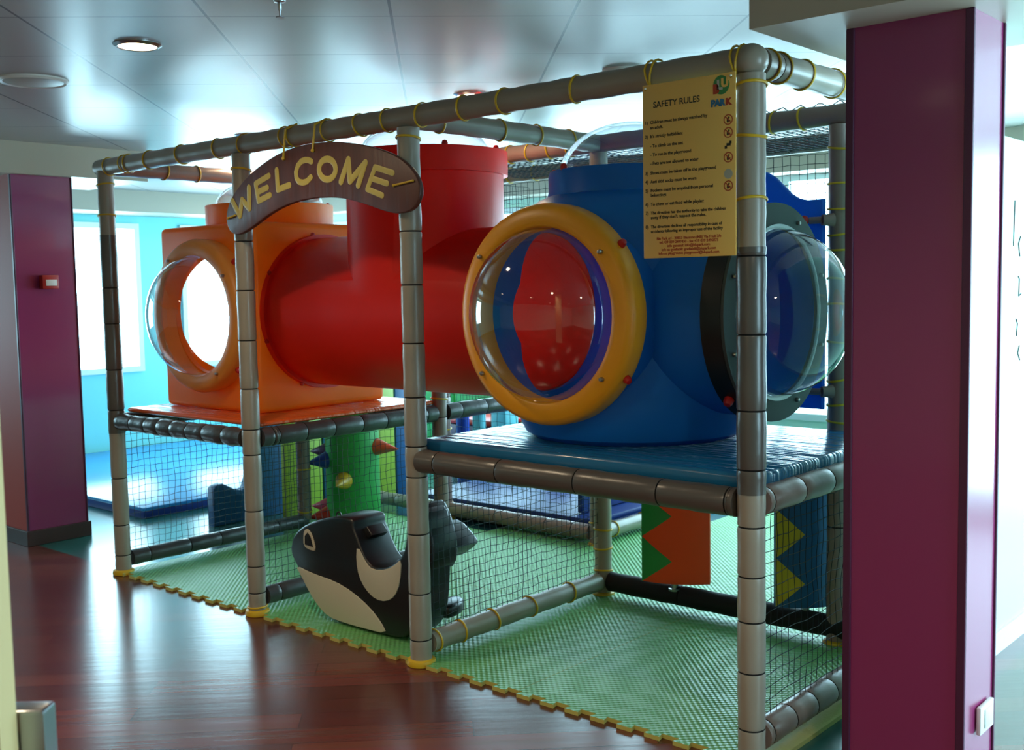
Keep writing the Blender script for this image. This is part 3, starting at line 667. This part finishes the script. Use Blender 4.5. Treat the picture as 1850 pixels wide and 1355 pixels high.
# ================================================================ WHALE ROCKER
wh = empty('rocking_whale', (1.8, .23, .02)); tag(wh, 'black and white padded killer whale rocker on the green mats', 'rocking toy')
o = [(1.354, .241), (1.322, .276), (1.316, .324), (1.352, .386), (1.439, .44), (1.563, .48), (1.66, .502), (1.735, .505), (1.765, .495), (1.762, .465), (1.785, .43), (1.802, .394), (1.844, .332), (1.887, .309), (1.974, .323), (2.029, .353), (2.072, .389), (2.095, .445), (2.105, .56), (2.13, .585), (2.165, .55), (2.17, .45), (2.165, .30), (2.155, .19), (2.13, .10), (2.09, .05), (2.04, .03), (1.973, .026), (1.82, .022), (1.682, .022), (1.576, .03), (1.506, .068), (1.447, .121), (1.389, .191)]
Y0, Y1 = .105, .30
obj('body', prism(smooth_poly(o, 1), Y0, Y1, 1, .012), K['wblack'], wh, smooth=50)
belly = [(1.353, .237), (1.477, .217), (1.633, .207), (1.747, .18), (1.858, .132), (1.932, .078), (1.965, .034), (1.82, .030), (1.682, .030), (1.58, .037), (1.51, .073), (1.451, .126), (1.393, .196)]
def patch(name, pts, m, y=Y0):
    return obj(name, prism(pts, y-.004, y+.004, 1, .002), m, wh, smooth=50)
patch('belly_patch', smooth_poly(belly, 1), K['wwhite'])
sad = [(1.79, .395), (1.782, .323), (1.796, .257), (1.839, .204), (1.903, .172), (1.968, .175), (2.023, .206), (2.057, .27), (2.070, .375), (2.029, .343), (1.974, .313), (1.887, .299), (1.844, .322)]
patch('side_patch', smooth_poly(sad, 1), K['wwhite'])
eye = [(1.419, .335), (1.421, .39), (1.432, .413), (1.457, .419), (1.485, .395), (1.51, .327), (1.47, .322)]
patch('eye_patch', smooth_poly(eye, 1), K['wwhite'])
eye2 = [(1.433, .345), (1.434, .385), (1.455, .403), (1.475, .385), (1.49, .342)]
obj('eye', prism(eye2, Y0-.006, Y0-.003, 1), K['wblack'], wh, smooth=0)
bm = prism(smooth_poly([(2.02, .30), (2.05, .56), (2.09, .60), (2.13, .58), (2.18, .47), (2.19, .36), (2.15, .30)], 1), .17, .33, 1, .02); obj('tail_fluke', bm, K['wblack'], wh, smooth=50)
bm = prism(smooth_poly([(1.95, .33), (1.97, .455), (2.04, .475), (2.14, .405), (2.15, .375), (2.03, .30)], 1), .30, .50, 1, .02); obj('tail_fluke', bm, K['wblack'], wh, smooth=50)
bm = prism(smooth_poly([(1.98, .28), (2.14, .28), (2.14, .38), (2.09, .46), (2.03, .44)], 1), .08, .14, 2, .02); obj('flipper', bm, K['wblack'], wh, smooth=50)
bm = prism([(1.745, .44), (1.80, .41), (1.825, .43), (1.79, .465)], .16, .26, 1, .008); obj('dorsal_fin', bm, K['wblack'], wh, smooth=50)
bm = bmesh.new(); torus(bm, tr((1.63, .14, .498)) @ Matrix.Rotation(PI/2, 4, 'X'), .014, .004, 16, 6); obj('grip_ring', bm, K['wblack'], wh)

# ================================================================ FLOOR MATS
def tile(x0, x1, y0, y1, label, front=False, left=False, m='foam'):
    pts = []; tb = .052; pitch = .105
    if front:
        x = x0; pts.append((x0, y0))
        n = int((x1-x0)/pitch); p = (x1-x0)/n
        for i in range(n):
            s = x0+i*p
            for fx, fy in ((.12, 0), (.06, -.028), (.60, -.028), (.54, 0)):
                pts.append((s+fx*p+.05*p, y0+fy))
    else: pts.append((x0, y0))
    pts += [(x1, y0), (x1, y1), (x0, y1)]
    q = [pts[0]]
    for a in pts[1:]:
        if (a[0]-q[-1][0])**2+(a[1]-q[-1][1])**2 > 1e-8: q.append(a)
    bm = prism(q, .0005, .0155, 2); bm.normal_update()
    for f in bm.faces:
        if abs(f.normal.z) < .5: f.material_index = 1
    return tag(obj('foam_mat', bm, [K[m], K['foamside']], smooth=0), label, 'foam mat')
xs = [-.02, .92, 1.86, 2.80, 3.70]
fl = ['front foam mat in the left corner below the orange deck', 'front foam mat under the rocking whale', 'front foam mat below the left half of the blue deck', 'front foam mat beside the near corner post']
ml = ['second-row foam mat behind the left front mat', 'second-row foam mat below the green column and red tube', 'second-row foam mat behind the netting right of the whale', 'second-row foam mat below the two padded paddles']
bl = ['third-row foam mat behind the rear post at left', 'third-row foam mat behind the pinkish floor bar', 'third-row foam mat at the rear beyond the orange paddle', 'third-row foam mat at the rear beyond the blue paddle']
for i in range(4):
    tile(xs[i], xs[i+1]-.002, -.005, .93, fl[i], front=True)
    tile(xs[i], xs[i+1]-.002, .932, 1.88, ml[i])
    if i >= 1: tile(xs[i], xs[i+1]-.002, 1.882, 2.82, bl[i])
    if i >= 2: tile(xs[i], xs[i+1]-.002, 2.822, 3.76, ['', '', 'fourth-row foam mat in front of the rear windows, left of two', 'fourth-row foam mat in front of the rear windows, right of two'][i])
bm = prism([(3.70, -.005), (3.815, -.005), (3.815, 2.0), (3.70, 2.0)], .0005, .0155, 2)
tag(obj('mat_border', bm, K['foampale'], smooth=0), 'pale yellow border strip along the right side of the foam mats', 'foam mat')

# ================================================================ PADDLES UNDER THE BLUE DECK
def paddle(xc, yc, rot, w_, z0, z1, base, tooth, label, nt, tz):
    e = empty('padded_paddle', (xc, yc, z0)); e.rotation_euler = (0, 0, rot); tag(e, label, 'padded paddle')
    bm = bmesh.new(); n = 14; d = .03
    # gently curved slab, local coordinates
    def cv(x): return .035*((x/w_-.5)**2)*4
    fr = []
    for i in range(n+1):
        x = w_*i/n; y = cv(x); fr.append([bm.verts.new((x, y-d/2, 0)), bm.verts.new((x, y-d/2, z1-z0)), bm.verts.new((x, y+d/2, z1-z0)), bm.verts.new((x, y+d/2, 0))])
    for a, b in zip(fr, fr[1:]):
        for k in range(4): bm.faces.new([a[k], b[k], b[(k+1) % 4], a[(k+1) % 4]])
    bm.faces.new(fr[0]); bm.faces.new(fr[-1][::-1]); bmesh.ops.recalc_face_normals(bm, faces=bm.faces[:])
    o = obj('pad', bm, K[base], smooth=40); o.parent = e; o.location = (0, 0, 0)
    H = z1-z0; tl = w_*tz; ph = H/nt
    for k in range(nt):
        bm = bmesh.new(); zc = ph*(k+.5); rows = []
        for i in range(9):
            x = tl*i/8; hh = ph/2*(1-i/8); y = cv(x)-d/2-.002
            rows.append((bm.verts.new((x+.0005, y, zc-hh)), bm.verts.new((x+.0005, y, zc+hh))))
        for a, b in zip(rows, rows[1:]): bm.faces.new([a[0], b[0], b[1], a[1]])
        r = bmesh.ops.extrude_face_region(bm, geom=bm.faces[:]); bmesh.ops.translate(bm, verts=[v for v in r['geom'] if isinstance(v, bmesh.types.BMVert)], vec=(0, .0015, 0))
        bmesh.ops.recalc_face_normals(bm, faces=bm.faces[:])
        t = obj('zigzag_tooth', bm, K[tooth], smooth=0); t.parent = e; t.location = (0, 0, 0)
    bm = bmesh.new(); cyl(bm, (w_*.5, 0, -.02), (w_*.5, 0, .0), .016, 12); lathe(bm, [(.03, -.03), (.03, -.02)], tr((w_*.5, 0, 0)), 16)
    s = obj('pivot', bm, K['steel']); s.parent = e; s.location = (0, 0, 0)
    return e
paddle(2.56, 1.135, math.radians(25), .31, .135, .76, 'oran', 'gfoam', 'orange padded paddle with green zigzag teeth under the blue deck', 3, .46)
paddle(3.24, 1.14, math.radians(42), .245, .135, .76, 'bfoam', 'yell', 'blue padded paddle with yellow zigzag teeth beside the magenta pillar', 3, .46)

# ================================================================ BACKGROUND THINGS
e = empty('gym_mat', (-2.4, 2.2, 0)); tag(e, 'large blue gym mat on the floor by the turquoise wall', 'gym mat')
obj('mat_top', B(-3.9, -1.2, .82, 3.9, .05, .075, .008), K['bmat'], e); obj('mat_side', B(-3.895, -1.205, .825, 3.895, .0, .055, .004), K['bmatd'], e)
e = empty('gym_mat', (1, 3, 0)); tag(e, 'blue gym mat behind the pinkish floor bar', 'gym mat')
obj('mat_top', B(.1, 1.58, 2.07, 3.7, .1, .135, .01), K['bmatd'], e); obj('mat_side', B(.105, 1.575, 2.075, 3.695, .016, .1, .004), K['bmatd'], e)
# blue slide side seen edge-on
pts = [(.967, 0), (.97, .24), (.99, .261), (1.04, .271), (1.123, .226), (1.185, .205), (1.22, .222), (1.245, .288), (1.271, .486), (1.275, .8), (1.62, .8), (1.60, 0)]
tag(obj('slide_side', prism(pts, -.68, -.60, 0, .012), K['bfoam'], smooth=50), 'blue plastic slide side behind the far left netting', 'slide')
for (y0, y1, m, lab) in ((1.30, 1.60, 'yfoam', 'lime green foam panel left of the green column'), (1.61, 1.70, 'bfoam', 'narrow blue foam panel left of the green column'), (2.02, 2.25, 'yfoam', 'lime green foam panel right of the green column'), (2.26, 2.42, 'bfoam', 'blue foam panel right of the green column, beside the inner post')):
    tag(obj('soft_board', B(-.34, -.29, y0, y1, .0, .95, .01), K[m]), lab, 'foam board')
gc = empty('climbing_column', (.13, 1.50, 0)); tag(gc, 'round green foam column stuck with coloured cones', 'climbing column')
bm = bmesh.new(); lathe(bm, [(.165, 0.016), (.168, .03), (.168, .80), (.165, .81)], tr((.13, 1.50, 0)), 40); obj('column_body', bm, K['gfoam'], gc)
for az, z, m, L0 in ((205, .50, 'purf', .13), (245, .455, 'conebl', .13), (25, .53, 'coneor', .15), (300, .34, 'coney', .14), (205, .15, 'pink', .13), (240, .11, 'redf', .12)):
    t = math.radians(az); n_ = Vector((math.cos(t), math.sin(t), -.08)).normalized(); c = Vector((.13, 1.50, z))+n_*.15
    bm = bmesh.new(); lathe(bm, [(.052, 0), (.055, .015), (.004, L0+.01), (0, L0+.015)], frame_to(c, c+n_), 20); obj('cone', bm, K[m], gc)
# foam pillars and toys beyond the rear bar
for x, y, r, m, lab in ((-.35, 3.0, .05, 'conebl', 'blue foam pillar, leftmost beyond the pinkish floor bar'), (-.18, 3.0, .05, 'cyanp', 'teal foam pillar next to the blue one beyond the floor bar'), (.42, 3.1, .06, 'lilac', 'lilac foam pillar beyond the pinkish floor bar'), (.56, 3.1, .06, 'conebl', 'blue foam pillar, right of the lilac one beyond the floor bar')):
    bm = bmesh.new(); cyl(bm, (x, y, .137 if x > .1 else 0), (x, y, .62), r, 20); tag(obj('foam_pillar', bm, K[m]), lab, 'foam pillar')
def ball_tub(x, y, z, w_, lab, m='redf'):
    e = empty('ball_tub', (x, y, 0)); tag(e, lab, 'tub')
    obj('tub_body', B(x-w_, x+w_, y-.2, y+.2, 0, z, .03), K['purf'], e); obj('tub_rim', B(x-w_-.02, x+w_+.02, y-.22, y+.22, z, z+.05, .02), K[m], e)
ball_tub(-.62, 3.55, .40, .24, 'red rimmed soft play tub seen left above the blue deck')
ball_tub(-.12, 3.98, .42, .14, 'small red rimmed soft play tub seen beside the blue sphere')
for x, y, h_, m, lab in ((-.85, 2.75, .62, 'yfoam', 'lime foam block behind the inner post above the blue deck'), (-.28, 3.4, .62, 'cyanp', 'grey-teal foam post between the two red rimmed tubs'), (.2, 3.95, .66, 'gfoam', 'bright green foam block beside the blue sphere'), (.55, 3.9, .7, 'bfoam', 'blue foam block behind the blue sphere')):
    tag(obj('foam_block', B(x-.08, x+.08, y-.08, y+.08, 0, h_, .02), K[m]), lab, 'foam block')
tag(obj('soft_board', B(1.40, 1.44, 2.15, 3.3, .14, .62, .01), K['bmatd']), 'dark blue foam wall behind the inner post under the blue deck', 'foam board')
# green slats panel beyond
for i, (x0, x1) in enumerate(((-2.0, -1.4), (-1.38, -.8))):
    tag(obj('soft_board', B(x0, x1, 3.98, 4.03, .0, .78, .01), K['gfoam']), ['green foam wall panel below the rear window, left', 'green foam wall panel below the rear window, right'][i], 'foam board')

# ================================================================ SMALL FITTINGS
def downlight(x, y, label, watts=0, r=.085, z=ZC):
    e = empty('downlight', (x, y, z)); tag(e, label, 'ceiling light', None)
    ringp(e, 'trim_ring', (x, y, z), (0, 0, -1), [(r-.018, 0), (r, 0), (r, .004), (r-.014, .012), (r-.018, .010)], K['steel'], 40)
    bm = bmesh.new(); lathe(bm, [(r-.018, 0), (r-.018, .005)], frame_to((x, y, z), (x, y, z-1)), 32); obj('lamp_glass', bm, K['lamp'], e)
    if watts:
        ld = bpy.data.lights.new('bulb', 'AREA'); ld.shape = 'DISK'; ld.size = .12; ld.energy = watts*LAMP; ld.color = (1, .78, .52); ld.spread = math.radians(150)
        l = bpy.data.objects.new('bulb', ld); C.objects.link(l); l.parent = e; l.location = (0, 0, -.03)
    return e
downlight(1.755, -.818, 'lit round downlight nearest in the ceiling at upper left', 9)
downlight(1.86, .813, 'downlight half hidden behind the top rail above the red collar', 5)
downlight(.057, .866, 'downlight seen just above the left top rail', 4)
downlight(-3.0, 3.0, 'far downlight beyond the purple pillar', 4, .1)
for i, (x, y) in enumerate(((3.4, -2.4), (5.2, -1.5), (2.0, -3.6), (5.6, -4.0), (0, -2.6), (3.6, -4.9), (6.5, .5))):
    downlight(x, y, 'round lit downlight in the ceiling behind the viewer', 13)['group'] = 'downlights behind the viewer'
e = empty('ceiling_speaker', (.86, -.772, ZC)); tag(e, 'flat round white ceiling speaker at the left edge', 'speaker')
bm = bmesh.new(); lathe(bm, [(.125, 0), (.125, .008), (.11, .012), (0, .012)], frame_to((.86, -.772, ZC), (.86, -.772, 0)), 40); obj('grille', bm, K['soffit'], e)
ringp(e, 'trim_ring', (.86, -.772, ZC), (0, 0, -1), [(.118, 0), (.138, 0), (.138, .006), (.128, .014), (.118, .010)], K['white'], 40)
e = empty('smoke_detector', (2.688, .857, ZC)); tag(e, 'flat round detector on the ceiling above the long top rail', 'smoke detector')
bm = bmesh.new(); lathe(bm, [(.09, 0), (.09, .012), (.075, .022), (0, .024)], frame_to((2.688, .857, ZC), (2.688, .857, 0)), 32); obj('detector_body', bm, K['white'], e)
e = empty('sprinkler', (2.60, -.83, ZC)); tag(e, 'small metal sprinkler head at the top of the ceiling', 'sprinkler')
bm = bmesh.new(); lathe(bm, [(.02, 0), (.018, .006), (.007, .008), (.006, .03), (.003, .034), (.003, .05), (.013, .051), (.013, .054), (0, .054)], frame_to((2.60, -.83, ZC), (2.60, -.83, 0)), 16); obj('head', bm, K['steel'], e)

al = empty('alarm_call_point', (-1.03, .17, 1.57)); tag(al, 'small red fire alarm box on the purple pillar', 'alarm box')
obj('alarm_case', B(-1.05, -1.005, .125, .225, 1.53, 1.612, .004), K['alarm'], al); obj('alarm_window', B(-1.006, -1.003, .145, .212, 1.548, 1.585, .001), K['white'], al)

so = empty('wall_socket', (4.39, .195, .255)); tag(so, 'white rocker switch plate low on the magenta pillar', 'switch')
obj('plate', B(4.385, 4.398, .135, .245, .215, .295, .003), K['white'], so); obj('rocker', B(4.397, 4.402, .165, .222, .228, .282, .002), K['frame'], so)

# near door jamb with steel latch
jd = Vector((-.19, -.167, 0)).normalized(); jn = Vector((-jd.y, jd.x, 0))
def slab(a, b, th, z0, z1, bev=.004):
    a, b = Vector(a), Vector(b); d = (b-a).normalized(); n_ = Vector((-d.y, d.x, 0))*th
    return prism([tuple((a)[:2]), tuple(b[:2]), tuple((b+n_)[:2]), tuple((a+n_)[:2])], z0, z1, 2, bev)
ja = Vector((3.934, -2.331, 0))
e = empty('door_jamb', tuple(ja+jd*.2)); tag(e, 'blurred cream door jamb at the left edge of the view', 'door jamb')
obj('jamb_board', slab(ja, ja+jd*.4, .05, 0, ZC), K['cream'], e, smooth=30)
bm = slab(ja-jd*.034-jn*.045, ja+jd*.03-jn*.045, .040, .80, .935, .006); obj('latch', bm, K['steel'], e, smooth=40)

# hand-drawn looking strokes on the bright partition
for i, pts in enumerate((((1.66, 1.80), (1.655, 1.72), (1.652, 1.62)), ((1.74, 1.66), (1.715, 1.63), (1.735, 1.58)), ((1.72, 1.50), (1.735, 1.49), (1.73, 1.42), (1.76, 1.43)), ((1.70, 1.33), (1.72, 1.31), (1.71, 1.26)), ((1.75, 1.22), (1.73, 1.19), (1.76, 1.16)))):
    bm = bmesh.new()
    for a, b in zip(pts, pts[1:]): cyl(bm, (4.0015, a[0], a[1]), (4.0015, b[0], b[1]), .0022, 6)
    tag(obj('wall_scribble', bm, K['wire']), ['long thin black stroke drawn on the white partition, topmost', 'angular black stroke on the white partition, second from top', 'hooked black stroke on the white partition, middle', 'short black stroke on the white partition, second from bottom', 'small black stroke on the white partition, lowest'][i], 'drawn stroke')
